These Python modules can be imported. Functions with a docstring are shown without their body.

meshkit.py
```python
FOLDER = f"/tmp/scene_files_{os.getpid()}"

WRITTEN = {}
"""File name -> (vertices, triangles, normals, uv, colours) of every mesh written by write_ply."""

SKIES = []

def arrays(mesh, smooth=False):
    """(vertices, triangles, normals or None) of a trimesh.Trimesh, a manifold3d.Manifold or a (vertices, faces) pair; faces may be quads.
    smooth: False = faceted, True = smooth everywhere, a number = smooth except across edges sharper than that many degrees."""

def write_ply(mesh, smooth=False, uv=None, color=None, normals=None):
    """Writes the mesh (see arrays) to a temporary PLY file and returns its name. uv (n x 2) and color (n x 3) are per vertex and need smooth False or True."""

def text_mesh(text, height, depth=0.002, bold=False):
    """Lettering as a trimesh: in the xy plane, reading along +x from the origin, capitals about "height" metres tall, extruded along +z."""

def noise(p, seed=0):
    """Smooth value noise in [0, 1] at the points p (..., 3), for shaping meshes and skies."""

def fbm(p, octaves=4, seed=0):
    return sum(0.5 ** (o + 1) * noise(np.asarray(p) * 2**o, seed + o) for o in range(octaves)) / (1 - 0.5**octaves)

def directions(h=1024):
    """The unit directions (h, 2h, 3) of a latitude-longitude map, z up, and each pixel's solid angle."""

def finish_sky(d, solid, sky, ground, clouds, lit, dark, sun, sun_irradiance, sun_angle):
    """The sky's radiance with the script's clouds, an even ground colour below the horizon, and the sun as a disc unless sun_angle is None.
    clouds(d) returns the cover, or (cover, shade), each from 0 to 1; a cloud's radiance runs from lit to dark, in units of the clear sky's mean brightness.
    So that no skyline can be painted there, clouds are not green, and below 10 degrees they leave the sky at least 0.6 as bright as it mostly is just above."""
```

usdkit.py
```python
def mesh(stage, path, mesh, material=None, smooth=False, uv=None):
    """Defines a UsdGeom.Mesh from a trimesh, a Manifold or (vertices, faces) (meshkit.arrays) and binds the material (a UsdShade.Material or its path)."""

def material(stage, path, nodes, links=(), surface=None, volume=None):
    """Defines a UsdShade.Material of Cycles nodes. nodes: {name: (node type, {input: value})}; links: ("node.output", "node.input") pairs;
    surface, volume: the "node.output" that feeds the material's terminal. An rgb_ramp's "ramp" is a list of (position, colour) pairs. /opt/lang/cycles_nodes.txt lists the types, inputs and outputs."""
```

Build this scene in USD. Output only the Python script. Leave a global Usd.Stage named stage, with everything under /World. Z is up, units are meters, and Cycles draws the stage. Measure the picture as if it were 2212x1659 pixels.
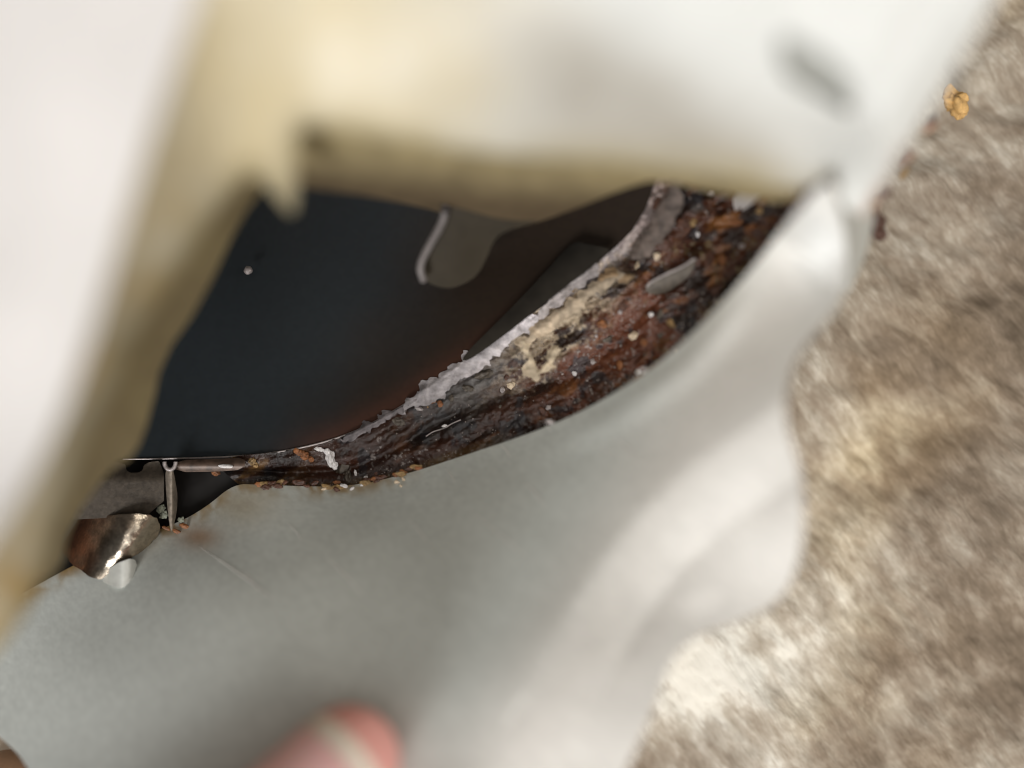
import math, random
import numpy as np, trimesh, usdkit, meshkit
from pxr import Usd, UsdGeom, UsdLux, UsdShade, Gf, Sdf, Vt
from scipy.interpolate import RBFInterpolator
from scipy.spatial import Delaunay
import shapely
from shapely.geometry import Polygon

random.seed(7); rng = np.random.default_rng(7)
stage = Usd.Stage.CreateInMemory()
UsdGeom.SetStageUpAxis(stage, UsdGeom.Tokens.z); UsdGeom.SetStageMetersPerUnit(stage, 1.0)
UsdGeom.Xform.Define(stage, '/World'); UsdGeom.Scope.Define(stage, '/World/Looks')

# ------------------------------------------------------------------ camera
H = 0.118                                   # the phone is held 118 mm above the ground, looking down
FOC, APW = 26.0, 36.0
cam = UsdGeom.Camera.Define(stage, '/World/camera')
cam.CreateFocalLengthAttr(FOC); cam.CreateHorizontalApertureAttr(APW); cam.CreateVerticalApertureAttr(APW * .75)
cam.CreateClippingRangeAttr(Gf.Vec2f(.005, 50)); cam.CreateFocusDistanceAttr(.112); cam.CreateFStopAttr(3.1)
cam.CreateExposureAttr(0.30)
cam.AddTranslateOp().Set(Gf.Vec3d(0, 0, H))

# ------------------------------------------------------------------ lamps of the room and an added overhead fill
def lamp(name, pos, target, w, h, power, color):
    l = UsdLux.RectLight.Define(stage, '/World/' + name)
    l.CreateWidthAttr(w); l.CreateHeightAttr(h); l.CreateIntensityAttr(power); l.CreateColorAttr(Gf.Vec3f(*color))
    m = Gf.Matrix4d().SetLookAt(Gf.Vec3d(*pos), Gf.Vec3d(*target), Gf.Vec3d(0, 1, 0.01)).GetInverse()
    l.AddTransformOp().Set(m)
    l.GetPrim().SetCustomDataByKey('kind', 'structure')
lamp('window_light', (-.30, -.58, .56), (0, 0, .03),   .34, .34, 14.5, (.985, .985, .975))
lamp('room_light', (.80, -.10, .62), (0, 0, .03), .8, .6, 2.8, (1.0, .965, .91))
lamp('overhead_fill', (0, .1, 1.9), (0, 0, 0), 1.6, 1.6, 1.3, (1.0, .97, .93))  # unseen overhead fill standing in for bounced room light

# ------------------------------------------------------------------ helpers
F = FOC / APW * 2212.0
def P(x, y, d):                              # a viewing ray and a distance give a place in the room
    x, y, d = (np.asarray(a, float) for a in (x, y, d))
    return np.stack([(x - 1106.) / F * d, -(y - 829.5) / F * d, H - d], -1)

used = {}
def path(name, parent):
    base = (str(parent.GetPath()) if parent else '/World') + '/' + name
    k = used.get(base, 0); used[base] = k + 1
    return base if k == 0 else f'{base}_{k:03d}'
def tag(prim, **kw):
    for k, v in kw.items(): prim.SetCustomDataByKey(k, v)
    return prim
def thing(name, loc=(0, 0, 0)):
    x = UsdGeom.Xform.Define(stage, path(name, None)); x.AddTranslateOp().Set(Gf.Vec3d(*loc)); return x.GetPrim()
def vnormals(v, f):
    n = np.zeros_like(v); fn = np.cross(v[f[:, 1]] - v[f[:, 0]], v[f[:, 2]] - v[f[:, 0]])
    for k in range(3): np.add.at(n, f[:, k], fn)
    return n / np.maximum(np.linalg.norm(n, axis=1, keepdims=True), 1e-30)
def put(name, v, f, mat, parent=None, cols=None, normals=True):
    m = UsdGeom.Mesh.Define(stage, path(name, parent))
    m.CreatePointsAttr(Vt.Vec3fArray.FromNumpy(np.ascontiguousarray(v, np.float32)))
    m.CreateFaceVertexCountsAttr(Vt.IntArray.FromNumpy(np.full(len(f), 3, np.int32)))
    m.CreateFaceVertexIndicesAttr(Vt.IntArray.FromNumpy(np.ascontiguousarray(f, np.int32).ravel()))
    m.CreateSubdivisionSchemeAttr('none')
    if normals:
        m.CreateNormalsAttr(Vt.Vec3fArray.FromNumpy(vnormals(v, f).astype(np.float32))); m.SetNormalsInterpolation('vertex')
    if cols is not None:
        UsdGeom.PrimvarsAPI(m).CreatePrimvar('tone', Sdf.ValueTypeNames.Color3fArray, 'vertex').Set(Vt.Vec3fArray.FromNumpy(np.ascontiguousarray(cols, np.float32)))
    UsdShade.MaterialBindingAPI.Apply(m.GetPrim()).Bind(mat)
    return m.GetPrim()
def sm(a, b, x):
    t = np.clip((x - a) / (b - a), 0, 1); return t * t * (3 - 2 * t)
def fb(x, y, s, seed=0, o=4, ax=1., ay=1., ang=0.):
    c, k = math.cos(ang), math.sin(ang)
    u, w = (x * c + y * k) * ax, (-x * k + y * c) * ay
    return meshkit.fbm(np.stack([u / s, w / s, np.full_like(u, seed * 7.31)], -1), o, seed)
def chaikin(p, n, closed=True):
    p = np.asarray(p, float)
    for _ in range(n):
        q = np.roll(p, -1, 0) if closed else p[1:]
        a = p if closed else p[:-1]
        new = np.stack([a * .75 + q * .25, a * .25 + q * .75], 1).reshape(-1, 2)
        p = new if closed else np.vstack([p[:1], new, p[-1:]])
    return p
def mixc(c, col, k): return c + (np.array(col) - c) * np.clip(k, 0, 1)[:, None]
def resample(p, h):
    g = shapely.LinearRing(p); n = max(8, int(g.length / h))
    return np.array([g.interpolate(i / n, normalized=True).coords[0] for i in range(n)])
def rbf(ctrl, smooth=0.):
    c = np.array(ctrl, float)
    g = RBFInterpolator(c[:, :2] / 500., c[:, 2], smoothing=smooth, kernel='thin_plate_spline')
    return lambda x, y: g(np.stack([x, y], -1) / 500.)
def sheet(name, outline, depth, mat, parent, h=14, t=.0008, rounds=2, holes=(), color=None, relief=None, edge_noise=0):
    """A plate of thickness t seen along the rays: outline in ray coordinates, depth(x, y) its distance."""
    ring = resample(chaikin(outline, rounds), h)
    if edge_noise:
        ring = ring + edge_noise * 2 * np.stack([fb(ring[:, 0], ring[:, 1], 18, 3) - .5, fb(ring[:, 0], ring[:, 1], 18, 5) - .5], -1)
    rings = [ring] + [resample(chaikin(q, 2), h) for q in holes]
    poly = Polygon(ring, [r for r in rings[1:]]).buffer(0)
    x0, y0, x1, y1 = poly.bounds
    gx, gy = np.meshgrid(np.arange(x0, x1, h), np.arange(y0, y1, h * .87))
    gx = gx + (np.arange(gx.shape[0]) % 2)[:, None] * h * .5
    g = np.stack([gx.ravel(), gy.ravel()], -1)
    inner = poly.buffer(-h * .55)
    g = g[shapely.contains_xy(inner, g[:, 0], g[:, 1])]
    pts = np.vstack(rings + [g]); tri = Delaunay(pts).simplices
    c = pts[tri].mean(1); tri = tri[shapely.contains_xy(poly, c[:, 0], c[:, 1])]
    a = pts[tri]; area = np.cross(a[:, 1] - a[:, 0], a[:, 2] - a[:, 0])
    tri = tri[np.abs(area) > 1e-6]; area = area[np.abs(area) > 1e-6]
    tri[area > 0] = tri[area > 0][:, ::-1]          # y runs down in ray coordinates, so this faces the camera
    x, y = pts.T
    d = depth(x, y)
    if relief is not None: d = d - relief(x, y)
    fv, bv = P(x, y, d), P(x, y, d + t)
    e = np.vstack([tri[:, [0, 1]], tri[:, [1, 2]], tri[:, [2, 0]]]); key = {}
    es = np.sort(e, 1); _, idx, cnt = np.unique(es, axis=0, return_index=True, return_counts=True)
    b = e[idx[cnt == 1]]; n = len(x); k = len(b)
    wall_v = np.vstack([fv[b[:, 0]], fv[b[:, 1]], bv[b[:, 1]], bv[b[:, 0]]])
    o = 2 * n; i = np.arange(k)
    walls = np.vstack([np.stack([o + i + k, o + i, o + i + 3 * k], -1), np.stack([o + i + k, o + i + 3 * k, o + i + 2 * k], -1)])
    v = np.vstack([fv, bv, wall_v]); f = np.vstack([tri, tri[:, ::-1] + n, walls])
    cols = None
    if color is not None:
        c0 = np.clip(color(x, y), 0, 1); cols = np.vstack([c0, c0, c0[b[:, 0]], c0[b[:, 1]], c0[b[:, 1]], c0[b[:, 0]]])
    return put(name, v, f, mat, parent, cols)
def lump_mesh(r, seed, sub=2, rough=.5, squash=(1, 1, 1)):
    m = trimesh.creation.icosphere(subdivisions=sub); v = np.array(m.vertices)
    n = meshkit.fbm(v * 1.7 + seed * 3.7, 3, seed % 97)
    v = v * (1 + rough * 2 * (n - .5))[:, None] * np.array(squash) * r
    return v, np.array(m.faces)
def lump(name, x, y, d, rpx, mat, parent, seed, sub=2, rough=.5, squash=(1, 1, .7), rot=0., **kw):
    v, f = lump_mesh(rpx / F * d, seed, sub, rough, squash)
    c, s = math.cos(rot), math.sin(rot); v = v @ np.array([[c, s, 0], [-s, c, 0], [0, 0, 1]])
    return put(name, v + P(x, y, d), f, mat, parent)
def tube(name, pts, r, mat, parent, seg=10):
    pts = np.asarray(pts, float); t = np.gradient(pts, axis=0); t /= np.linalg.norm(t, axis=1, keepdims=True)
    u = np.cross(t, [0, 0, 1.]); u /= np.maximum(np.linalg.norm(u, axis=1, keepdims=True), 1e-9); w = np.cross(t, u)
    a = np.linspace(0, 2 * np.pi, seg, endpoint=False); r = np.broadcast_to(np.asarray(r, float), len(pts))
    v = (pts[:, None] + r[:, None, None] * (np.cos(a)[None, :, None] * u[:, None] + np.sin(a)[None, :, None] * w[:, None])).reshape(-1, 3)
    i, j = np.meshgrid(np.arange(len(pts) - 1), np.arange(seg), indexing='ij'); j2 = (j + 1) % seg
    q = [i * seg + j, i * seg + j2, (i + 1) * seg + j2, (i + 1) * seg + j]; q = [k.ravel() for k in q]
    f = np.vstack([np.stack([q[0], q[1], q[2]], -1), np.stack([q[0], q[2], q[3]], -1)])
    return put(name, v, f[:, ::-1], mat, parent)

# ------------------------------------------------------------------ materials
def look(name, nodes, links, surface='p.BSDF'):
    return usdkit.material(stage, '/World/Looks/' + name, nodes, links, surface=surface)
def plain(name, color, rough=.5, metallic=0., var=.25, scale=900., bump=.0, spec=.5, **kw):
    lo = [c * (1 - var) for c in color]; hi = [min(1, c * (1 + var)) for c in color]
    n = {'g': ('geometry', {}), 'n': ('noise_texture', {'scale': scale, 'detail': 5., 'roughness': .6}),
         'r': ('rgb_ramp', {'ramp': [(.3, lo), (.7, hi)]}),
         'p': ('principled_bsdf', {'roughness': rough, 'metallic': metallic, 'specular_ior_level': spec, **kw})}
    l = [('g.position', 'n.vector'), ('n.fac', 'r.fac'), ('r.color', 'p.base_color')]
    if bump:
        n['b'] = ('bump', {'strength': bump, 'distance': .0004}); l += [('n.fac', 'b.height'), ('b.normal', 'p.normal')]
    return look(name, n, l)
def toned(name, rough=.45, metallic=0., scale=1500., var=.12, bump=.1, spec=.5, stretch=(1, 1, 1), rot=0., dist=.0003):
    """The surface's colour, with stains and painted light and shade, comes from primvar tone, broken up by fine grain."""
    n = {'a': ('attribute', {'attribute': 'tone'}), 'g': ('geometry', {}), 'm': ('mapping', {'scale': stretch}), 'rt': ('vector_rotate', {'rotate_type': 'z_axis', 'angle': rot}),
         'n': ('noise_texture', {'scale': scale, 'detail': 6., 'roughness': .65}),
         'k': ('map_range', {'from_min': .25, 'from_max': .75, 'to_min': 1 - var, 'to_max': 1 + var}),
         'mu': ('vector_math', {'math_type': 'scale'}), 'b': ('bump', {'strength': bump, 'distance': dist}),
         'p': ('principled_bsdf', {'roughness': rough, 'metallic': metallic, 'specular_ior_level': spec})}
    l = [('g.position', 'rt.vector'), ('rt.vector', 'm.vector'), ('m.vector', 'n.vector'), ('n.fac', 'k.value'), ('a.color', 'mu.vector1'), ('k.result', 'mu.scale'),
         ('mu.vector', 'p.base_color'), ('n.fac', 'b.height'), ('b.normal', 'p.normal')]
    return look(name, n, l)
M_white = plain('white_paint', (.80, .762, .735), .42, var=.03, scale=120)
M_panel = toned('stained_shaded_paint', .42, scale=250, var=.05, bump=.03)
M_plate = toned('grey_plate', .58, .0, spec=.3, scale=1400, var=.13, bump=.16, stretch=(1, .12, 1), rot=math.radians(-57), dist=.00012)
M_flange = toned('stained_shaded_flange', .6, spec=.12, scale=400, var=.12, bump=.1)
M_rust = toned('rust_scale', .30, scale=1800, var=.40, bump=.55, spec=.55, dist=.0005)
M_dark = toned('blackened_steel', .5, scale=900, var=.15, bump=.08, spec=.3)
M_crust = toned('salt_crust', .75, scale=3000, var=.18, bump=.5, dist=.0004)
M_salt = plain('salt_white', (.66, .63, .62), .7, var=.2, scale=3000, bump=.3)
M_cream = plain('cream_crumb', (.62, .50, .36), .7, var=.25, scale=2500, bump=.3)
M_orange = plain('orange_rust', (.21, .078, .024), .6, var=.7, scale=900, bump=.4)
M_ochre = plain('ochre_rust', (.27, .17, .07), .65, var=.6, scale=900, bump=.4)
M_brown = plain('brown_rust', (.075, .028, .014), .45, var=.6, scale=2000, bump=.5)
M_glint = plain('clear_crystal', (.26, .22, .20), .08, var=.3)
M_edge = plain('bare_edge', (.34, .30, .29), .4, .3, var=.3, scale=1500, bump=.2)
M_steel = plain('dull_steel', (.075, .06, .046), .42, .35, var=.35, scale=1300, bump=.15)
M_copper = toned('coppery_steel', .20, .9, scale=1800, var=.35, bump=.25)
M_pale = plain('pale_grey', (.52, .52, .48), .4, .2, var=.1, scale=900)
M_skin = toned('skin', .45, scale=2200, var=.07, bump=.12)
M_nail = plain('nail', (.95, .52, .48), .25, var=.06, scale=500, subsurface_weight=.2, subsurface_scale=.002)
M_nailtip = plain('nail_tip', (.72, .64, .52), .3, var=.06, scale=500)

# ------------------------------------------------------------------ the ground: rough weathered concrete with a raked grain
ANG = math.radians(-52)
ca, sa = math.cos(ANG), math.sin(ANG)
def ground_height(X, Y):
    u, w = X * ca + Y * sa, -X * sa + Y * ca
    N = lambda su, sw, seed, o: meshkit.fbm(np.stack([u / su + .6 * np.sin(w / .02), w / sw, np.zeros_like(u)], -1), o, seed) - .5
    return .0075 * N(.018, .034, 11, 3) + .0024 * N(.0080, .0050, 12, 3) + .0006 * N(.0030, .0010, 13, 3)
n = 860
span = lambda a, b: np.concatenate([a - np.linspace(1.05, .0, 51)[:-1] ** 2, np.linspace(a, b, 760), b + np.linspace(0, 1.05, 51)[1:] ** 2])
gx, gy = np.meshgrid(span(-.10, .14), span(-.11, .11), indexing='xy')
gz = ground_height(gx, gy) - .0010
foot = Polygon(P(*np.array([(-200, 1380, .118), (-150, 850, .118), (200, 550, .118), (450, 200, .118), (1000, 100, .118), (1600, 200, .118), (1900, 420, .118), (1640, 740, .118), (1330, 990, .118), (900, 1170, .118), (400, 1270, .118)]).T)[:, :2])
inside = shapely.contains_xy(foot, gx.ravel(), gy.ravel()).reshape(gx.shape); gz = np.where(inside, np.minimum(gz, -.0003), gz)
v = np.stack([gx.ravel(), gy.ravel(), gz.ravel()], -1)
i, j = np.meshgrid(np.arange(n - 1), np.arange(n - 1), indexing='ij'); q = (i * n + j).ravel()
f = np.vstack([np.stack([q, q + 1, q + n + 1], -1), np.stack([q, q + n + 1, q + n], -1)])
M_ground = look('rough_concrete', {
    'g': ('geometry', {}), 'rt': ('vector_rotate', {'rotate_type': 'z_axis', 'angle': -ANG}),
    'm1': ('mapping', {'scale': (1.1, .75, 1)}), 'm2': ('mapping', {'scale': (1, 2.6, 1)}), 'm3': ('mapping', {'scale': (1, 4.5, 1)}),
    'n1': ('noise_texture', {'scale': 25., 'detail': 5., 'roughness': .58, 'distortion': .5}), 'n2': ('noise_texture', {'scale': 120., 'detail': 5., 'roughness': .65, 'distortion': .4}),
    'n4': ('noise_texture', {'scale': 520., 'detail': 4., 'roughness': .7}), 'n3': ('noise_texture', {'scale': 24., 'detail': 3.}),
    's': ('mix_float', {'fac': .26}), 's2': ('mix_float', {'fac': .13}),
    'r': ('rgb_ramp', {'ramp': [(.38, (.14, .104, .070)), (.445, (.245, .187, .133)), (.495, (.365, .30, .228)), (.545, (.53, .465, .375)), (.60, (.80, .75, .65))]}),
    'r3': ('rgb_ramp', {'ramp': [(.40, (.95, .97, 1.)), (.55, (1, 1, 1)), (.76, (1.0, .91, .73))]}),
    'x': ('mix', {'mix_type': 'multiply', 'fac': 1.}), 'b': ('bump', {'strength': .4, 'distance': .0008}),
    'p': ('principled_bsdf', {'roughness': .85, 'specular_ior_level': .2})},
    [('g.position', 'rt.vector'), ('rt.vector', 'm1.vector'), ('rt.vector', 'm2.vector'), ('rt.vector', 'm3.vector'), ('m1.vector', 'n1.vector'), ('m2.vector', 'n2.vector'), ('m3.vector', 'n4.vector'), ('g.position', 'n3.vector'),
     ('n1.fac', 's.a'), ('n2.fac', 's.b'), ('s.result', 's2.a'), ('n4.fac', 's2.b'), ('s2.result', 'r.fac'), ('n3.fac', 'r3.fac'), ('r.color', 'x.color1'), ('r3.color', 'x.color2'), ('x.color', 'p.base_color'), ('n4.fac', 'b.height'), ('b.normal', 'p.normal')])
ground = put('ground', v, f, M_ground)
tag(ground, label='rough mottled beige and brown ground under the metal housing', category='ground', kind='structure')

# ------------------------------------------------------------------ the housing
house = thing('metal_housing')
tag(house, label='old white sheet metal housing with an open rusty mouth and yellowed inner lip', category='metal housing')

# curves shared by neighbours
LEFT = [(480, -220), (432, 0), (335, 250), (235, 600), (155, 850), (85, 1000), (-15, 1160), (-190, 1420)]
RIM = [(-150, 1400), (80, 1262), (240, 1180), (380, 1132), (445, 1096), (505, 1045), (560, 1047), (640, 1050), (750, 1052), (870, 1027), (1000, 985), (1170, 928), (1300, 868), (1450, 768), (1600, 612), (1700, 482), (1790, 378)]
INNER = [(240, 991), (350, 990), (480, 987), (600, 978), (740, 945), (850, 890), (980, 800), (1100, 716), (1200, 640), (1310, 553), (1385, 480), (1425, 365)]

# outer left panel
sheet('side_panel', [(-330, -240)] + LEFT + [(-420, 1500), (-420, -240)], rbf([(432, 0, .056), (235, 600, .058), (85, 1000, .060), (-190, 1420, .063), (480, -220, .055), (-330, -240, .062), (-330, 600, .068), (-330, 1400, .073), (100, 200, .0575), (0, 700, .060)]), M_white, house, h=26)

# the yellowed lip and the upper panel: one folded sheet
U_IN = [(-60, 1470), (40, 1350), (85, 1270), (105, 1180), (118, 1121), (167, 1010), (196, 917), (255, 826), (280, 722), (347, 646), (399, 549), (452, 470), (500, 415), (541, 372), (580, 398), (622, 462), (640, 462), (640, 380), (640, 300), (652, 264), (850, 300), (1050, 330), (1430, 355), (1720, 412), (1775, 390), (1792, 380)]
U_OUT = [(1812, 425), (1840, 462), (1878, 468), (1892, 430), (2020, 215), (2150, 0), (2280, -220)]
u_depth = rbf([(480, -220, .0553), (432, 0, .0563), (335, 250, .0573), (235, 600, .0583), (155, 850, .0593), (85, 1000, .0603), (-15, 1160, .0615), (-190, 1420, .0635),
    (640, 265, .066), (560, 370, .068), (640, 460, .074), (500, 415, .069), (399, 549, .067), (280, 722, .068), (196, 917, .069), (118, 1121, .070), (40, 1350, .072),
    (850, 300, .067), (1050, 330, .068), (1430, 355, .070), (1720, 412, .076), (1790, 380, .078), (1836, 560, .084), (1826, 640, .088), (1885, 450, .080),
    (2020, 215, .071), (2150, 0, .067), (2280, -220, .064), (1990, 120, .0655), (1900, 260, .068), (700, 0, .060), (1000, 0, .058), (1400, 0, .057), (1800, 0, .0605), (800, 200, .064), (1200, 200, .0625), (1500, 200, .063), (1700, 250, .0675), (1400, -220, .053), (1000, -220, .053)], 1e-5)
WHITE, YEL, OCH, TAN_SHADE = np.array((.71, .715, .69)), np.array((.55, .45, .25)), np.array((.52, .35, .13)), np.array((.30, .26, .20))
def u_color(x, y):
    n1, n2 = fb(x, y, 170, 1), fb(x, y, 90, 2)
    yel = 1 - sm(850, 1330, x + .15 * y + 320 * (n1 - .5))
    c = WHITE + (YEL - WHITE) * (yel * (.72 + .6 * (n2 - .4)))[:, None]
    c = c + (OCH - c) * (sm(.46, .64, n2) * yel * .9 * sm(300, 900, y + .5 * (600 - x)))[:, None]
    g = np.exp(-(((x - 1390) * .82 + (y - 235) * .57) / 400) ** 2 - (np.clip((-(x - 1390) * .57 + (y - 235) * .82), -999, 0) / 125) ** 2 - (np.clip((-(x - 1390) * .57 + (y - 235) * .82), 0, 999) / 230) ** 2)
    c = c + (TAN_SHADE - c) * (np.clip(g * (.25 + 1.1 * n1), 0, .8))[:, None]  # tan shade painted over the panel's diagonal bend
    g2 = np.exp(-((y - 330 - .11 * (x - 1050)) / 60) ** 2) * sm(1000, 1300, x) * (1 - sm(1600, 1780, x))
    c = c + (np.array((.40, .34, .22)) - c) * (np.clip(g2 * (.4 + .8 * n2), 0, .8))[:, None]
    di = shapely.distance(shapely.points(x, y), shapely.LineString(U_IN[:-1]))
    c = mixc(c, (.27, .22, .115), np.exp(-(di / 30) ** 2) * (.35 + .8 * n2) * (1 - .5 * sm(900, 1100, x)))
    c = mixc(c, (.22, .19, .12), np.exp(-((x - 632) / 30) ** 2) * sm(360, 455, y))  # tooth tip darkened in colour as if turned from the light
    r = np.exp(-((x - (2150 - (y) * .605)) / 16) ** 2) * sm(180, 420, y)
    return c + (np.array((.30, .14, .06)) - c) * (r * sm(.4, .6, n2) * .8)[:, None]
SLOT = [(1682, 66), (1745, 96), (1806, 134), (1848, 188), (1840, 246), (1812, 236), (1770, 206), (1716, 184), (1682, 136)]
def fold(x, y):                              # raised hem along the right edge
    e = (2150 - y * .605 - x) * .855
    return .0009 * (1 - sm(70, 110, e))
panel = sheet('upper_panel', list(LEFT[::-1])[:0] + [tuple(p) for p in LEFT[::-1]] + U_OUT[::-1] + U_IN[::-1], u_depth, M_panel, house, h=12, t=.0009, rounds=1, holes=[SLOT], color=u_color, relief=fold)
sheet('slot_recess', [(1660, 50), (1760, 80), (1830, 120), (1870, 200), (1840, 260), (1740, 220), (1670, 160)], lambda x, y: u_depth(x, y) + .0019, M_pale, panel, h=12)

sheet('hem_return', [(1800, 400), (1892, 440), (1884, 500), (1862, 575), (1822, 655), (1806, 560)], rbf([(1800, 400, .0800), (1892, 440, .0875), (1884, 500, .0900), (1862, 575, .0920), (1822, 655, .0900), (1806, 560, .0830)]), M_pale, panel, h=9)  # side fold coloured grey for the panel's shaded side
# turned-in flange under the lip
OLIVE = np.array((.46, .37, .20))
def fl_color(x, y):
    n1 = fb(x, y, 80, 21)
    return mixc(OLIVE * (.75 + .7 * (n1 - .4))[:, None], (.085, .058, .036), np.clip(sm(300, 420, y - .085 * (x - 700)) * (x > 600) + .45 * (x <= 600) * sm(.3, .6, n1), 0, 1) * .9)  # brown staining and shade painted in towards the flange's lower edge
top_low = [(520, 405), (560, 398), (740, 414), (860, 436), (945, 456), (1090, 500), (1180, 474), (1250, 448), (1340, 410), (1420, 385), (1560, 420), (1720, 440)]
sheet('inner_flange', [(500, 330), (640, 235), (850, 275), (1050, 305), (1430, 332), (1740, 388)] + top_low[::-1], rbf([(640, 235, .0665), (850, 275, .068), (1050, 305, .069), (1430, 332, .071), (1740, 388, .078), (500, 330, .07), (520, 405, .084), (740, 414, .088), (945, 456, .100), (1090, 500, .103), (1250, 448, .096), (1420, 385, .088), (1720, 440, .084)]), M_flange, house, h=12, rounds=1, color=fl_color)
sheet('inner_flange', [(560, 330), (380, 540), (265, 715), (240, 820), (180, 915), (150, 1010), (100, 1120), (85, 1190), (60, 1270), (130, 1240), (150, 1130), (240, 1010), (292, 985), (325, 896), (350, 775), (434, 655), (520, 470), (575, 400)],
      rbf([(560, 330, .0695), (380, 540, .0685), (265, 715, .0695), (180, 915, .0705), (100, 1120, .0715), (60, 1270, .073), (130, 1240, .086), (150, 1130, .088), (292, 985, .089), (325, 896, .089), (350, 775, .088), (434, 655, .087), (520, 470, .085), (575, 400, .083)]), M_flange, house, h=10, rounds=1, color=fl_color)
# tongue hanging from the flange
tg = sheet('tongue', [(935, 420), (955, 452), (958, 475), (925, 530), (903, 575), (915, 606), (950, 622), (985, 622), (1030, 598), (1050, 560), (1068, 515), (1095, 497), (1180, 474), (1200, 430)], rbf([(935, 420, .0965), (958, 475, .0985), (903, 575, .1015), (950, 622, .103), (1050, 560, .102), (1095, 497, .0995), (1200, 430, .0975), (990, 540, .1005)]), M_flange, house, h=8, t=.0008, color=lambda x, y: np.array((.034, .027, .018)) * (.8 + .5 * fb(x, y, 50, 3))[:, None])
e = chaikin([(962, 452), (958, 478), (926, 532), (905, 576), (914, 604)], 3, False)
tube('bare_edge', P(e[:, 0], e[:, 1], np.linspace(.0968, .1008, len(e))), .00050, plain('worn_edge', (.15, .132, .128), .5, var=.2, scale=900), tg)

# dark drum inside and the floor under it
drum_d = rbf([(240, 991, .1125), (480, 987, .1125), (740, 945, .1118), (980, 800, .1105), (1200, 640, .108), (1385, 480, .104), (1440, 360, .101), (600, 700, .1155), (500, 500, .1155), (900, 560, .1155), (300, 800, .115), (1100, 480, .113), (800, 800, .1145)])
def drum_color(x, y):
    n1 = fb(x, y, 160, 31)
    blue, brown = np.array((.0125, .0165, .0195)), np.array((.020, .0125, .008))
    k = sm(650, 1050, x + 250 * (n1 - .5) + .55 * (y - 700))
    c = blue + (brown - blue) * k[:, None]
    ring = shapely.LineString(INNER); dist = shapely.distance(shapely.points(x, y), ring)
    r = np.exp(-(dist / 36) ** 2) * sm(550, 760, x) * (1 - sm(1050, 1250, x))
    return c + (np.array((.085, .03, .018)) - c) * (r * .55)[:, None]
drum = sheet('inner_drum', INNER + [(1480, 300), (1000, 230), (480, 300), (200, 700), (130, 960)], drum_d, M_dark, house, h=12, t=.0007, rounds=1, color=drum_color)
e = chaikin(INNER, 3, False); e = e[(e[:, 0] > 260) & (e[:, 0] < 1300)]
tube('bare_edge', P(e[:, 0], e[:, 1] + 1, drum_d(e[:, 0], e[:, 1]) - .0001), .00014, M_edge, drum)
lump('grit', 536, 584, .1135, 9, M_edge, drum, 5, 2, .2)
sheet('floor_plate', [(-150, 1350), (-100, 900), (200, 600), (450, 250), (1000, 150), (1600, 250), (1850, 420), (1600, 700), (1300, 950), (900, 1130), (400, 1230), (100, 1330)], lambda x, y: np.full_like(x, .1168), M_dark, house, h=30, t=.001, color=lambda x, y: np.array((.010, .008, .007)) * (.6 + .8 * fb(x, y, 30, 9))[:, None])

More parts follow.
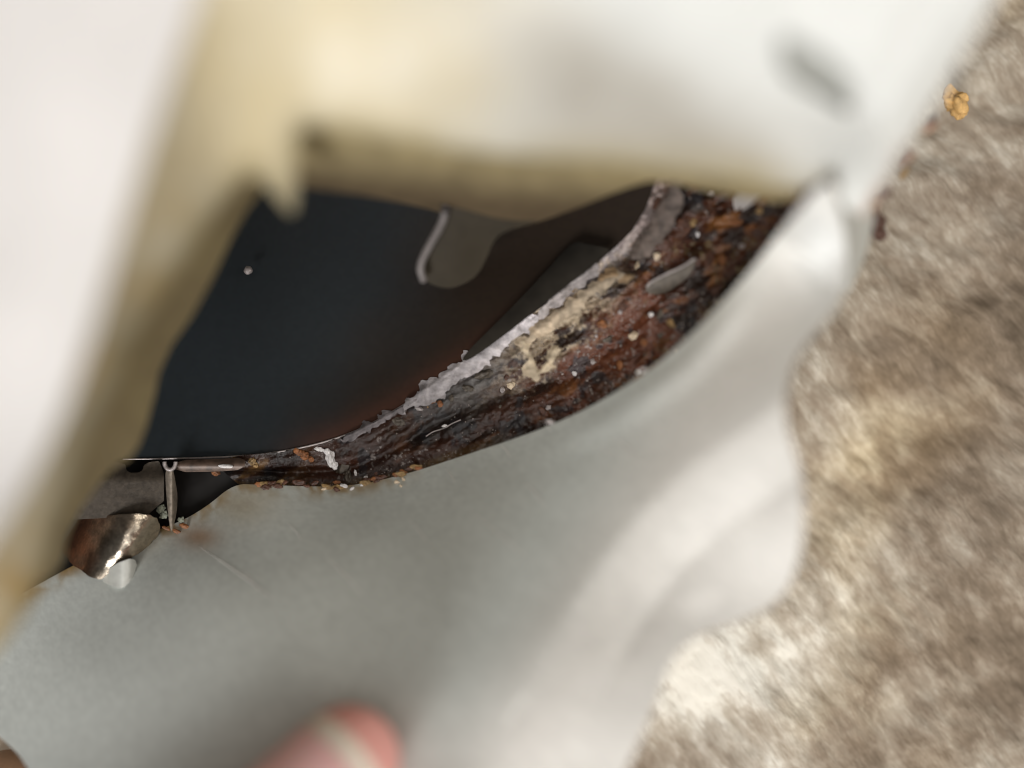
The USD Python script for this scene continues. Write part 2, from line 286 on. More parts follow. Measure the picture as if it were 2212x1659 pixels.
# the rusted channel between drum and plate
RB = [(470, 1008), (500, 984)] + INNER[3:] + [(1440, 345), (1560, 370), (1790, 370), (1800, 400), (1740, 500), (1640, 640), (1490, 800), (1330, 905), (1190, 965), (1010, 1022), (880, 1062), (750, 1082), (560, 1078), (520, 1050)]
inner_line, rim_line = shapely.LineString(INNER), shapely.LineString(RIM)
rust_base = rbf([(470, 1010, .1135), (600, 1010, .1132), (750, 1000, .1128), (900, 960, .112), (1050, 880, .111), (1200, 780, .109), (1350, 680, .106), (1500, 540, .1035), (1650, 430, .1005), (1790, 370, .095), (1440, 360, .1035), (1640, 640, .0995), (1330, 905, .106), (1010, 1022, .1105)])
def band_v(x, y):
    p = shapely.points(x, y); a, b = shapely.distance(p, inner_line), shapely.distance(p, rim_line)
    return a / (a + b + 1e-6), a
def rust_relief(x, y):
    vv, a = band_v(x, y)
    k = .45 + .4 * sm(700, 1200, x)
    r = .0030 * (fb(x, y, 70, 41, 3) - .5) + .0020 * (fb(x, y, 26, 42, 3, .5, 1.2, -.55) - .5) + .0008 * (fb(x, y, 8, 43, 3) - .5)
    lip = .0014 * np.exp(-(a / 14) ** 2)
    gro = -.0012 * np.exp(-((vv - .55 - .1 * np.sin(x / 90)) / .10) ** 2)
    return r * k + lip + gro
def rust_color(x, y):
    vv, a = band_v(x, y)
    n1, n2, n3, n4 = fb(x, y, 60, 51, 4, .5, 1.2, -.6), fb(x, y, 30, 52, 4, .5, 1.2, -.55), fb(x, y, 11, 53, 3), fb(x, y, 40, 54, 4, .45, 1.3, -.55)
    right = sm(950, 1500, x)
    c = np.tile(np.array((.020, .0085, .0050)), (len(x), 1))
    c = mixc(c, (.075, .024, .011), sm(.36, .58, n2) * (.55 + .45 * right))
    c = mixc(c, (.135, .040, .017), sm(.47, .62, n1) * (.25 + .65 * right))
    c = mixc(c, (.24, .095, .026), sm(.55, .70, n4) * sm(.42, .6, n2) * (.3 + .6 * right))
    c = mixc(c, (.20, .145, .075), sm(.52, .66, fb(x, y, 45, 57)) * sm(.45, .6, n3) * sm(1250, 1550, x) * .9)
    c = mixc(c, (.028, .026, .030), sm(.60, .68, fb(x, y, 34, 58)) * .8)
    c = mixc(c, (.13, .112, .10), sm(.60, .72, fb(x, y, 30, 59)) * .5 * sm(.3, .1, np.abs(vv - .3)))
    # pale salt crust along the drum's edge
    w = 8 + 26 * sm(820, 1050, x) * (1 - .4 * sm(1300, 1400, x)) * (.5 + 1.1 * n1)
    k = (1 - sm(.55, 1.15, a / w + 1.0 * (n3 - .5))) * sm(720, 800, x)
    c = mixc(c, (.36, .315, .315), k * (.5 + .6 * n2))
    cr = np.exp(-((x - 1195) / 110) ** 2) * (1 - sm(.30, .62, vv + .7 * (n2 - .5)))
    c = mixc(c, (.56, .45, .32), cr * sm(.40, .58, n3 * .5 + n2 * .5) * 1.2)
    gr = np.exp(-((x - 1010) / 75) ** 2) * np.exp(-((vv - .26) / .13) ** 2)
    c = mixc(c, (.19, .175, .165), gr * 1.1)
    tp = sm(1330, 1430, x) * (1 - sm(20, 75, a + 40 * (n2 - .5)))
    c = mixc(c, (.26, .19, .16), tp * (.35 + .7 * n2))
    # ochre film where the scale meets the plate
    c = mixc(c, (.16, .09, .025), sm(.86, .97, vv + .12 * (n2 - .5)) * (1 - sm(950, 1150, x)) * .8)
    c = mixc(c, (.26, .14, .05), (1 - sm(560, 700, x)) * sm(.5, .62, n2) * .8)
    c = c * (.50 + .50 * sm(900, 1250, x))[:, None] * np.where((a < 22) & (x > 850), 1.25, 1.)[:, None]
    gl = sm(.64, .72, fb(x, y, 6, 60, 2)) * sm(.45, .6, n1)
    return mixc(c, (.33, .29, .27), gl * .55)
rust = sheet('rust_scale', RB, rust_base, M_rust, house, h=2.6, t=.0012, rounds=1, color=rust_color, relief=rust_relief)
def rd(x, y):
    x, y = np.array([float(x)]), np.array([float(y)]); return float((rust_base(x, y) - rust_relief(x, y))[0])

# salt ridge standing on the drum's edge
def ridge(pts, w0, seed, col, lift=.0001, h=2.6):
    c = chaikin(pts, 3, False); t = np.gradient(c, axis=0); t /= np.linalg.norm(t, axis=1, keepdims=True); nn = np.stack([-t[:, 1], t[:, 0]], -1)
    s = np.linspace(0, 1, len(c)); w = 1.6 * w0 * np.sin(np.pi * np.clip(s * .94 + .03, 0, 1)) ** .6 * (.55 + .9 * fb(c[:, 0], c[:, 1], 35, seed))
    out = np.vstack([c - nn * w[:, None] * .5, (c + nn * w[:, None] * .8)[::-1]])
    cl = shapely.LineString(c)
    def rel(x, y):
        dd = shapely.distance(shapely.points(x, y), cl)
        return lift + .0006 * np.exp(-(dd / (w0 * .8)) ** 2) + .0007 * (fb(x, y, 12, seed, 3) - .5)
    return sheet('salt_ridge', out, lambda x, y: np.minimum(rust_base(x, y) - rust_relief(x, y), drum_d(x, y)), M_crust, rust, h=h, t=.0009, rounds=0, edge_noise=22, relief=rel,
                 color=lambda x, y: np.array(col) * ((.2 + 1.3 * fb(x, y, 14, seed + 1)) * (.42 + .75 * np.exp(-((x - 1130) / 170) ** 2)))[:, None])
ridge([(862, 886), (930, 838), (985, 800), (1040, 762), (1100, 720), (1160, 682)], 22, 61, (.60, .55, .56))
ridge([(735, 950), (790, 925), (850, 893), (900, 862)], 7, 63, (.42, .37, .38))
ridge([(1150, 690), (1200, 645), (1250, 605), (1290, 572)], 13, 65, (.46, .41, .40))
ridge([(1120, 745), (1160, 715), (1220, 668), (1290, 615), (1345, 590)], 15, 67, (.58, .46, .33))
ridge([(1128, 735), (1140, 765), (1155, 800), (1170, 820)], 13, 69, (.60, .49, .35))
ridge([(1165, 805), (1190, 775), (1205, 740)], 9, 71, (.58, .47, .33))
ridge([(1365, 560), (1410, 500), (1445, 440), (1465, 385)], 22, 73, (.34, .26, .22), .0003)
ridge([(1290, 610), (1320, 590), (1370, 600)], 11, 77, (.50, .33, .18))
# grey lip of the drum behind the salt
sheet('drum_lip', [(1238, 518), (1270, 528), (1325, 538), (1305, 556), (1200, 636), (1100, 716), (1010, 782), (992, 776), (1080, 690), (1165, 602)], lambda x, y: drum_d(x, y) - .0022 + .001 * sm(0, 60, 1300 - x) * 0, M_flange, drum, h=8, color=lambda x, y: np.array((.042, .036, .029)) * ((.25 + .75 * fb(x, y, 40, 15)) * (.2 + 1.0 * sm(-100, 5, y - np.interp(x, [985, 1100, 1200, 1310], [785, 716, 636, 553]))))[:, None])
# bare metal sliver in the rust
def B5(u, w): return ((2400 + u / 2.765) * .5486, (600 + w / 2.765) * .5486)
sv_d = lambda x, y: rust_base(x, y) - .0026 + .0018 * sm(560, 640, y + .35 * (x - 1400))
sl = sheet('metal_sliver', [B5(*q) for q in [(370, 1500), (470, 1385), (640, 1305), (800, 1235), (960, 1125), (930, 1220), (900, 1330), (760, 1430), (640, 1520), (480, 1560)]], sv_d, M_steel, rust, h=5, t=.0005, rounds=2)
e = chaikin([B5(*q) for q in [(400, 1460), (470, 1395), (640, 1312), (800, 1242), (930, 1150)]], 2, False)
tube('bare_edge', P(e[:, 0], e[:, 1], sv_d(e[:, 0], e[:, 1]) - .0002),   .00018, M_edge, sl, 8)
# seam of pale film
e = chaikin([(1600 / 1, 0)] * 1, 0) if False else None
def B3(u, w): return ((1200 + u / 2.765) * .5486, (1400 + w / 2.765) * .5486)
e = chaikin([B3(*q) for q in [(1320, 880), (1400, 825), (1530, 790), (1600, 740), (1700, 700)]], 2, False)
tube('pale_seam', np.array([P(x, y, rd(x, y) - .00002) for x, y in e]), .00011, M_edge, rust, 6)

# flakes and crumbs stuck in the rust that one can pick out
R3 = lambda u, w: B3(u, w)
big = [(715, 990, 13, 'S', (.8, 1.4, .7)), (722, 1004, 9, 'S', (1, 1, .7)), (707, 975, 7, 'S', (1, 1, .7)), (648, 978, 8, 'O', (1.2, .9, .7)), (660, 986, 9, 'O', (1, 1, .7)), (640, 974, 6, 'O', (1, 1, .7)), (672, 992, 7, 'O', (1, .9, .7)),
       (520, 997, 7, 'Y', (1, 1, .7)), (545, 995, 9, 'Y', (1.1, .9, .7)), (552, 1004, 6, 'Y', (1, 1, .7)), (466, 1022, 7, 'O', (1.3, .8, .7)), (690, 970, 8, 'S', (1.3, .7, .6)),
       (740, 1012, 14, 'G', (.9, 1.5, .5)), (752, 1030, 10, 'G', (.8, 1.4, .5)), (790, 1030, 5, 'S', (1.2, .7, .7)), (768, 1022, 5, 'S', (.6, 1.4, .7)),
       (935, 860, 14, 'O', (1, 1.3, .6)), (950, 872, 9, 'O', (1, 1, .6)), (1497, 482, 11, 'Y', (1, 1, .7)), (1508, 507, 8, 'S', (1, 1, .8)), (1419, 553, 11, 'C', (1, 1.1, .8)), (1376, 573, 8, 'C', (.8, 1.7, .6)),
       (1603, 531, 9, 'E', (1, 1, .7)), (1536, 418, 8, 'E', (1, 1, .7)), (1368, 726, 12, 'C', (1, 1.2, .8)), (1407, 680, 8, 'S', (1, 1, .8)), (1340, 674, 6, 'E', (1, 1, .8)), (1241, 807, 7, 'S', (1, 1, .9)), (1378, 805, 9, 'S', (1, 1, .8)), (1280, 781, 8, 'E', (.8, 1.2, .8)), (1288, 726, 5, 'E', (1, 1, .8)),
       (1104, 833, 11, 'C', (1.2, .9, .7)), (1085, 842, 8, 'E', (1, 1, .7)), (1010, 838, 12, 'G', (1.6, .8, .6)), (1045, 808, 20, 'G', (1.7, .9, .5)), (905, 882, 8, 'E', (1.4, .8, .6)), (975, 862, 9, 'G', (1, 1.2, .6)), (860, 910, 14, 'G', (1.5, .8, .5)), (960, 920, 6, 'S', (1.4, .7, .6)),
       (1195, 925, 9, 'E', (.8, 1.5, .6)), (1185, 880, 8, 'E', (1, 1, .6)), (1460, 760, 7, 'C', (.7, 1.5, .6)), (1430, 620, 12, 'Y', (1.1, .8, .6)), (1450, 700, 12, 'Y', (.9, 1.3, .6)), (1340, 790, 11, 'O', (.9, 1.3, .6)), (1390, 740, 10, 'O', (1, 1.2, .6)), (1300, 700, 13, 'O', (1.2, 1, .6)), (1560, 560, 11, 'O', (1, 1.4, .6)), (1590, 480, 13, 'O', (1.2, .9, .5)), (1640, 455, 10, 'Y', (1, 1, .6))]
kinds = {'S': (M_salt, 'salt_flake'), 'O': (M_orange, 'rust_flake'), 'Y': (M_ochre, 'rust_flake'), 'C': (M_cream, 'salt_flake'), 'E': (M_edge, 'scale_flake'), 'G': (M_steel, 'scale_flake')}
for k, (x, y, r, c, sq) in enumerate(big):
    m, nm = kinds[c]
    lump(nm, x, y, rd(x, y) - .0002, r * (.92 if x < 780 else .66), m, rust, 100 + k, 3, .75, sq, rng.uniform(-.5, .5))
bandpoly = Polygon(INNER[3:] + RIM[::-1][:12]).buffer(-4)
x0, y0, x1, y1 = bandpoly.bounds; k = 0
while k < 26:
    x, y = rng.uniform(x0, x1), rng.uniform(y0, y1)
    if not shapely.contains_xy(bandpoly, x, y): continue
    if rng.uniform() > .35 + .65 * (x > 1150): continue
    c = rng.choice(['O', 'Y', 'B', 'B', 'B', 'B', 'B', 'G']); m, nm = kinds.get(c, (M_brown, 'rust_flake'))
    lump(nm, x, y, rd(x, y), rng.uniform(2.5, 5) * (1 + .9 * (x > 1150)) * (1.5 if c in 'BO' else .8), m, rust, 300 + k, 2, .8, (rng.uniform(.8, 1.6), rng.uniform(.7, 1.1), .30), rng.uniform(0, 3)); k += 1
vs, fs, o, k = [], [], 0, 0
while k < 420:
    x, y = rng.uniform(x0, x1), rng.uniform(y0, y1)
    if not shapely.contains_xy(bandpoly, x, y): continue
    vv, _ = band_v(np.array([x]), np.array([y]))
    if rng.uniform() > .25 + .75 * vv[0] or float(fb(np.array([x]), np.array([y]), 60, 81)[0]) < .44: continue
    v, f = lump_mesh(rng.uniform(.55, 1.45) ** 1.5 * (1 + .8 * (x > 1200)) / F * .11, k, 1, .5); v = v + P(x, y, rd(x, y) - .00005)
    vs.append(v); fs.append(f + o); o += len(v); k += 1
tag(put('salt_crystal', np.vstack(vs), np.vstack(fs), M_glint, rust), kind='stuff')

# the lower plate
PL = RIM + [(1812, 430), (1832, 560), (1824, 645), (1760, 720), (1708, 790), (1692, 900), (1722, 990), (1736, 1060), (1734, 1170), (1712, 1255), (1670, 1312), (1590, 1345), (1490, 1380), (1440, 1440), (1412, 1540), (1345, 1680), (1250, 1900), (150, 1900), (70, 1660), (-10, 1580), (-160, 1480)]
plate_d = rbf([(-150, 1400, 0.11200), (80, 1262, 0.11280), (240, 1180, 0.11320), (380, 1132, 0.11320), (445, 1096, 0.11260), (560, 1047, 0.11100), (750, 1052, 0.11040), (870, 1027, 0.10940), (1000, 985, 0.10770), (1170, 928, 0.10420), (1300, 868, 0.09980), (1450, 768, 0.09320), (1600, 612, 0.08680), (1700, 482, 0.08170), (1790, 378, 0.07800), (-100, 1480, 0.10900), (200, 1330, 0.10720), (500, 1180, 0.10571), (800, 1150, 0.10229), (1100, 1050, 0.10042), (1380, 900, 0.09363), (1590, 740, 0.08601), (1700, 580, 0.08354), (0, 1560, 0.10345), (250, 1480, 0.09887), (600, 1320, 0.09574), (880, 1260, 0.09525), (1180, 1110, 0.09513), (1430, 970, 0.08882), (1640, 800, 0.08210), (1824, 645, 0.07994), (1750, 720, 0.07958), (1832, 520, 0.08514), (150, 1660, 0.09585), (350, 1600, 0.09214), (600, 1500, 0.08973), (900, 1430, 0.08870), (1100, 1300, 0.08984), (1000, 1480, 0.08578), (700, 1800, 0.08139), (900, 1659, 0.08229), (740, 1500, 0.08838), (860, 1540, 0.08592), (300, 1850, 0.08623), (1700, 870, 0.07801), (1550, 985, 0.08240), (1400, 1090, 0.08698), (1280, 1225, 0.08775), (1150, 1440, 0.08440), (1020, 1659, 0.08142), (950, 1850, 0.07650), (1734, 1060, 0.07442), (1600, 1150, 0.07939), (1500, 1210, 0.08146), (1690, 1270, 0.07897), (1590, 1330, 0.07986), (1400, 1290, 0.08266), (1480, 1370, 0.08053), (1330, 1350, 0.08288), (1250, 1420, 0.08287), (1420, 1470, 0.08029), (1270, 1600, 0.08065), (1400, 1600, 0.07954), (1150, 1800, 0.07941), (208, 1430, 0.10228), (174, 1534, 0.09926), (347, 1465, 0.09636), (521, 1326, 0.09683), (521, 1500, 0.09091), (694, 1187, 0.10152), (555, 1152, 0.10591), (729, 1326, 0.09414), (729, 1430, 0.09055), (748, 1152, 0.10316), (782, 1291, 0.09503), (956, 1222, 0.09568), (1130, 1152, 0.09475), (1234, 1187, 0.09047), (1060, 1361, 0.08857), (1164, 1291, 0.08879), (1373, 1222, 0.08482), (1442, 1152, 0.08388), (1303, 1430, 0.08179), (1234, 1534, 0.08142), (1095, 1465, 0.08471), (1026, 1604, 0.08248), (956, 1534, 0.08489), (1338, 1500, 0.08075), (1652, 653, 0.08455), (1548, 792, 0.08686), (1479, 861, 0.08892), (1570, 890, 0.08333), (1618, 925, 0.08045), (1652, 966, 0.07842), (1548, 1035, 0.08167), (1479, 966, 0.08622), (1420, 1040, 0.08739), (1652, 1070, 0.07777), (1407, 861, 0.09318), (1303, 931, 0.09706), (1234, 1035, 0.09614), (991, 1070, 0.10272), (1700, 1180, 0.07715), (1450, 1310, 0.08147), (1756, 584, 0.08299), (1745, 500, 0.08256), (1730, 650, 0.08208), (1700, 740, 0.08096), (1350, 1110, 0.08874), (1330, 1230, 0.08599), (1400, 1420, 0.08082), (650, 1560, 0.08773), (800, 1560, 0.08613), (450, 1220, 0.10464), (640, 1240, 0.09906), (1500, 1280, 0.08092), (1620, 1230, 0.07937), (1520, 1330, 0.08069), (1690, 1020, 0.07644)], 3e-6)
GREY, WARM = np.array((.525, .545, .515)), np.array((.56, .52, .47))
def plate_color(x, y):
    n1, n2 = fb(x, y, 120, 91), fb(x, y, 22, 92)
    c = GREY * (.94 + .12 * n1)[:, None] + 0 * x[:, None]
    c = mixc(c, (.76, .715, .665), sm(1150, 1420, x + .55 * (y - 1150)) * .75)  # lit facet on the right painted paler and creamier
    c = mixc(c, (.74, .74, .72), np.exp(-((x - 1780) / 70) ** 2 - ((y - 530) / 130) ** 2))  # corner facet painted near white, as if catching the light
    dist = shapely.distance(shapely.points(x, y), rim_line)
    c = mixc(c, (.27, .17, .06), np.exp(-(dist / 22) ** 2) * (1 - sm(760, 960, x)) * sm(.35, .62, n2))
    c = mixc(c, (.33, .19, .10), np.exp(-((x - 430) / 45) ** 2 - ((y - 1160) / 26) ** 2) * .8)
    c = mixc(c, (.30, .24, .15), np.exp(-((x - 520) / 80) ** 2 - ((y - 1090) / 50) ** 2) * .7)
    return c
scr = [((880, 1120), (935, 1185), 1.6), ((1010, 1100), (1150, 1215), 1.6), ((620, 1130), (655, 1170), 1.5), ((520, 1230), (560, 1275), 1.4), ((1080, 960), (1105, 990), 1.8), ((960, 1010), (985, 1045), 1.5), ((1175, 915), (1215, 965), 3.), ((700, 1200), (790, 1290), 2.), ((1300, 920), (1395, 1010), 2.5), ((430, 1180), (600, 1300), 2.2), ((1130, 1040), (1180, 1095), 2.), ((1388, 790), (1410, 830), 3.), ((1245, 930), (1330, 985), 2.)]
CREASE = np.array([(1735, 835), (1640, 908), (1480, 1015), (1370, 1120), (1285, 1232), (1215, 1340), (1140, 1480)], float)
def crease(x, y):                            # the sheet is kinked along this line and falls away beyond it
    s = np.full(len(x), 1e9); best = np.full(len(x), 1e9)
    for p, q in zip(CREASE[:-1], CREASE[1:]):
        e = q - p; t = np.clip(((x - p[0]) * e[0] + (y - p[1]) * e[1]) / (e @ e), 0, 1)
        dx, dy = x - p[0] - t * e[0], y - p[1] - t * e[1]; dd = np.hypot(dx, dy); sg = np.sign(e[0] * dy - e[1] * dx)
        s = np.where(dd < best, -sg * dd, s); best = np.minimum(dd, best)
    s = (s + np.sqrt(s * s + 14. ** 2)) / 2
    return -.0030 * np.minimum(s, 150) / 120 * (1 - sm(1180, 1620, y))
def plate_relief(x, y):
    q = ((x - 1705) * 110 - (y - 530) * 115) / 159.
    dr = shapely.distance(shapely.points(x, y), rim_line)
    return .00006 * (fb(x, y, 90, 93) - .5) + .0009 * np.exp(-((dr - 38) / 34) ** 2) * sm(1050, 1500, x) * (1 - sm(1540, 1660, x)) + .0045 * np.clip(q / 85, 0, 1) * sm(1600, 1720, x) + crease(x, y)
plate = sheet('lower_plate', PL, plate_d, M_plate, house, h=9, t=.0009, rounds=2, color=plate_color, relief=plate_relief)
def pdn(x, y): return float(plate_d(np.array([float(x)]), np.array([float(y)]))[0])
for (a0, b0, w) in scr:
    s = np.linspace(0, 1, 14); X, Y = a0[0] + (b0[0] - a0[0]) * s + 3 * np.sin(s * 4), a0[1] + (b0[1] - a0[1]) * s
    D = plate_d(X, Y); tube('scratch', P(X, Y, D - .00002), w / F * D * .5 * np.sin(np.pi * (s * .9 + .05)), M_white, plate, 6)
for k, (x, y, r, c) in enumerate([(785, 1046, 5, 'S'), (742, 1050, 6, 'S'), (858, 1042, 5, 'C'), (872, 1036, 4, 'C'), (728, 1058, 6, 'B'), (1190, 912, 7, 'E'), (866, 1050, 3, 'C'), (760, 1056, 4, 'S'), (700, 1056, 4, 'C'), (1390, 800, 4, 'S')]):
    m, nm = kinds.get(c, (M_brown, 'rust_flake')); lump(nm, x, y, pdn(x, y) - .0001, r, m, plate, 700 + k, 2, .6, (1.5, .8, .6), rng.uniform(-1, 1))

rng2 = np.random.default_rng(11); rl = shapely.LineString(RIM)
for k in range(30):
    x = rng2.uniform(555, 905); y = float(np.interp(x, [p[0] for p in RIM], [p[1] for p in RIM])) + rng2.normal(-3, 4)
    lump('rim_rust', x, y, pdn(x, y) - .0001, rng2.uniform(4, 9), [M_brown, M_ochre, M_brown, M_orange][k % 4], plate, 800 + k, 2, .8, (1.6, .8, .35), rng2.uniform(-.4, .6))
# clip at the left end of the channel
clip = tag(UsdGeom.Xform.Define(stage, path('clip', house)).GetPrim(), label='brown metal clip with pin at the left end of the channel')
def B2(u, w): return (u / 2.37 * .5486, (1700 + w / 2.37) * .5486)
bar_d = lambda x, y: .1118 - .0012 * sm(1000, 1040, y) + 0 * x
sheet('clip_bar', [B2(*q) for q in [(380, 330), (380, 270), (900, 275), (1170, 285), (1180, 385), (1330, 380), (1345, 290), (1530, 265), (1530, 770), (900, 810), (400, 830)]], bar_d, M_steel, clip, h=5, t=.001, rounds=1)
sheet('clip_strip', [(376, 994), (480, 991), (530, 988), (528, 1014), (470, 1019), (378, 1020)], lambda x, y: .1115 + 0 * x - .0006 * np.sin((y - 990) / 30 * 3.1), plain('brown_strip', (.085, .055, .04), .45, .2, var=.5, scale=900), clip, h=3.5, t=.001, rounds=1)
lump('strip_highlight', 488, 1007, .1108, 17, M_salt, clip, 3, 2, .25, (1, .26, .25), -.05)  # white lump placed as the shiny highlight on the strip
leaf = sheet('pin', [B2(*q) for q in [(1540, 340), (1610, 330), (1640, 480), (1658, 590), (1650, 760), (1605, 930), (1595, 930), (1570, 780), (1550, 560)]], lambda x, y: .1098 + .0012 * ((x - 368) / 12) ** 2, plain('pin_metal', (.24, .20, .16), .42, .3, var=.4, scale=1500, bump=.2), clip, h=3, t=.0008, rounds=1)
an = np.linspace(math.pi * -.02, math.pi * 1.02, 16); cx, cy = B2(1588, 285)
tube('pin_loop', P(cx + 12 * np.cos(an), cy + 16 * np.sin(an), np.full(16, .1096)), .00028, M_edge, clip, 8)
def cone_d(x, y):
    # half-round spout: ridge from (300,1110) to (213,1250)
    ux, uy = -87 / 165., 140 / 165.; q = (x - 300) * (-uy) + (y - 1110) * ux * 1.0
    q = (x - 300) * uy - (y - 1110) * ux
    w = 62 + .0 * q
    return .1086 + .0030 * np.minimum(np.abs(q + 4) / w, 2.2) ** 2
def cone_c(x, y):
    n1, n2 = fb(x, y, 45, 17), fb(x, y, 18, 18)
    c = np.tile(np.array((.50, .39, .29)), (len(x), 1))
    c = mixc(c, (.30, .10, .035), (1 - sm(170, 265, x + 60 * (n1 - .5))) * .9)
    c = mixc(c, (.10, .07, .045), sm(.5, .65, n1) * .7)
    c = mixc(c, (.62, .54, .44), np.exp(-(((x - 300) * .848 + (y - 1110) * .527) / 22) ** 2) * sm(1110, 1190, y))  # painted highlight along the spout's ridge
    return mixc(c, (.30, .26, .19), sm(265, 320, x) * .7)
sheet('spout', [B2(*q) for q in [(560, 800), (900, 790), (1180, 765), (1440, 770), (1500, 900), (1480, 1000), (1180, 1210), (1000, 1340), (930, 1378), (860, 1365), (740, 1290), (620, 1190), (520, 1000)]], cone_d, M_copper, clip, h=2.5, t=.0006, rounds=1, color=cone_c, edge_noise=5, relief=lambda x, y: .0007 * (fb(x, y, 34, 23, 2) - .5))
sheet('tip_reflection', [B2(*q) for q in [(900, 1340), (1180, 1180), (1290, 1200), (1240, 1370), (1140, 1470), (1040, 1440), (930, 1385)]], lambda x, y: .1078 + .0016 * ((x - 262) / 34) ** 2 + 0 * y, M_pale, clip, h=4, t=.0006, rounds=1)  # pale sheet added as the plate's reflection at the spout end
for k, (u, w, r) in enumerate([(1500, 720, 11), (1530, 780, 10), (1690, 820, 8)]):
    lump('green_crust', *B2(u, w), .1112, r * .7, plain('verdigris_%d' % k, (.20, .21, .16), .7, var=.3, scale=2500, bump=.3), clip, 40 + k, 3, .9, (1.2, .9, .4), .6)
for k, (u, w, r) in enumerate([(1550, 900, 9), (1650, 930, 10), (1720, 880, 11)]):
    lump('rust_flake', *B2(u, w), .1118, r * .7, M_orange, clip, 50 + k, 2, .5, (1.5, .6, .3), -.4)

# rusty crumbs along the right hem
for k in range(14):
    t = rng.uniform() ** 1.2; x, y = 1884 + t * 150 + rng.normal(0, 5), 455 - t * 225 + rng.normal(0, 8)
    lump('rust_crumb', x, y, .088 + .010 * rng.uniform(), rng.uniform(5, 10), [M_brown, M_orange, M_ochre][k % 3], panel, 500 + k, 2, .8, (.8, 1.7, .6), -.6)
for (x, y, r) in [(1892, 480, 22), (1900, 505, 15), (1884, 452, 16)]:
    lump('rust_crumb', x, y, .099, r, M_brown, panel, int(x), 2, .6)
# hidden wall that carries the panel down to the ground
e = np.array([(2100, -200), (1960, 20), (1830, 240), (1770, 330)], float)
a = P(e[:, 0], e[:, 1], u_depth(e[:, 0], e[:, 1]) + .002); b = a.copy(); b[:, 2] = .0005
vv = np.vstack([a, b, a + [-.0008, 0, 0], b + [-.0008, 0, 0]]); ff = []
for k in range(3):
    for o, s in ((0, 1), (8, -1)):
        q = [o + k, o + k + 1, o + k + 5, o + k + 4]; q = q if s > 0 else q[::-1]; ff += [[q[0], q[1], q[2]], [q[0], q[2], q[3]]]
put('outer_wall', vv, np.array(ff), M_white, house, normals=False)

# ------------------------------------------------------------------ orange nugget on the ground
c = P(2068, 222, .112)
ng = lump('rust_nugget', 2066, 222, .1150, 27, plain('nugget', (.60, .36, .13), .75, var=.5, scale=500, bump=.5), None, 77, 3, .8, (.8, 1.15, .8), .4)
tag(ng, label='small golden orange rust nugget on the rough ground beside the white hem', category='rust nugget')

# ------------------------------------------------------------------ the hand that presses the plate
import manifold3d as m3
def ball(p, r):
    return m3.Manifold.sphere(r, 28).translate([float(t) for t in p])
def chain(js):
    parts = []
    for (p, r), (q, s) in zip(js[:-1], js[1:]): parts.append(m3.Manifold.batch_hull([ball(p, r), ball(q, s)]))
    return parts
T = lambda x, y, d: P(x, y, d)
tip, mid, base = T(745, 1650, .0790), T(585, 1835, .0748), T(360, 2080, .071)
palm = T(40, 2420, .078)
solids = chain([(T(772, 1634, .0806), .0044), (tip, .0058), (T(665, 1738, .0770), .0064), (mid, .0072), (base, .0090), (palm, .014)])
palm2 = T(-250, 2350, .100)
solids += [m3.Manifold.batch_hull([ball(palm, .014), ball(palm2, .012), ball(T(-50, 2700, .09), .014), ball(T(200, 2800, .085), .014)])]
for k, (fx0, fy0) in enumerate([(0, 1770), (150, 1800), (330, 1840), (520, 1880)]):
    root = palm2 * (1 - k * .25) + T(400, 2600, .098) * (k * .25)
    k1 = T(fx0 - 60 + 15 * k, fy0 + 330, .1125); end = T(fx0, fy0 - 60 + 12 * k, .111 if k else .112)
    solids += chain([(root, .010), (k1, .0078), ((k1 + end) / 2 + np.array([0, 0, .0]), .0070), (end, .0058)])
body = solids[0]
for s in solids[1:]: body = body + s
body = body.refine_to_length(.0011); mm = body.to_mesh()
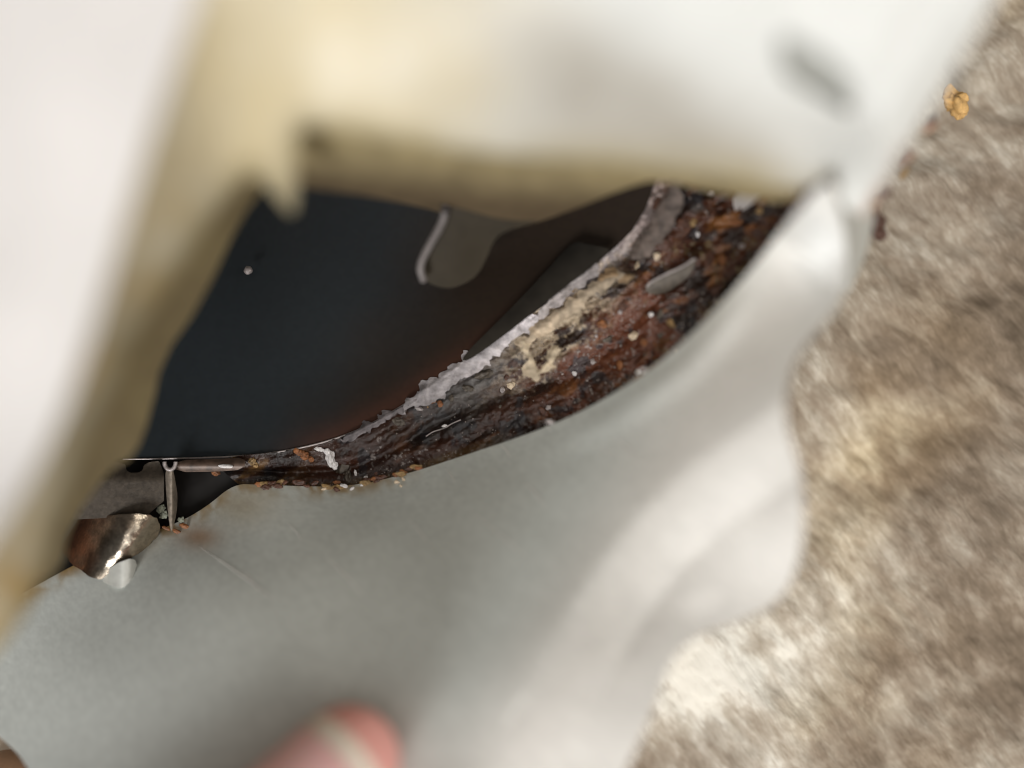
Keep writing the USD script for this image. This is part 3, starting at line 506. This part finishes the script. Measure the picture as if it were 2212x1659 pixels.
hm = trimesh.Trimesh(mm.vert_properties[:, :3], mm.tri_verts, process=True); hm = trimesh.smoothing.filter_taubin(hm, iterations=18)
hv, hf = np.array(hm.vertices), np.array(hm.faces)
nz = meshkit.fbm(hv / .006, 3, 4)
sk = np.array((.94, .50, .43)) * (.9 + .25 * nz)[:, None]
tipw = np.exp(-(np.linalg.norm(hv - tip, axis=1) / .012) ** 2); sk = mixc(sk, (.93, .40, .355), tipw * .8)
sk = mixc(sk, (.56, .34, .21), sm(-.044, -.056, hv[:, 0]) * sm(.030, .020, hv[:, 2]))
hv = hv + vnormals(hv, hf) * (.00025 * (nz - .5))[:, None]
hand = thing('person')
tag(hand, label='person whose pink thumb tip presses on the grey metal plate', category='person')
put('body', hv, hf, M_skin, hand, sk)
# nail on the thumb's upper side, facing the lens
ax = (mid - tip) / np.linalg.norm(mid - tip); side = np.cross(ax, [0, 0, 1.]); side /= np.linalg.norm(side)
upv = np.cross(side, ax); upv = upv if upv[2] > 0 else -upv
def nail(name, s0, s1, r, mat):
    S, A = np.meshgrid(np.linspace(s0, s1, 14), np.linspace(-.45, 1.25, 22), indexing='ij')
    S = S + .0010 * (np.abs(A - .4) / .85) ** 2.5 * (1 - (S - s0) / (s1 - s0) * .3)
    rr = .0060 + np.clip(S, -.0012, 1) * .135 + r
    rad = np.sin(A)[..., None] * side + np.cos(A)[..., None] * upv
    Q = tip + S[..., None] * ax + rr[..., None] * rad; Q2 = Q - .0004 * rad
    v = np.vstack([Q.reshape(-1, 3), Q2.reshape(-1, 3)]); i, j = np.meshgrid(np.arange(13), np.arange(21), indexing='ij'); q = (i * 22 + j).ravel()
    f = np.vstack([np.stack([q, q + 1, q + 23], -1), np.stack([q, q + 23, q + 22], -1)])
    n0 = vnormals(Q.reshape(-1, 3), f); f = f if (n0 @ upv).mean() > 0 else f[:, ::-1]
    return put(name, v, np.vstack([f, f[:, ::-1] + 308]), mat, hand)
nail('nail', -.0008, .0100, .0002, M_nail)
nail('nail_tip', -.0024, -.0006, .0003, M_nailtip)
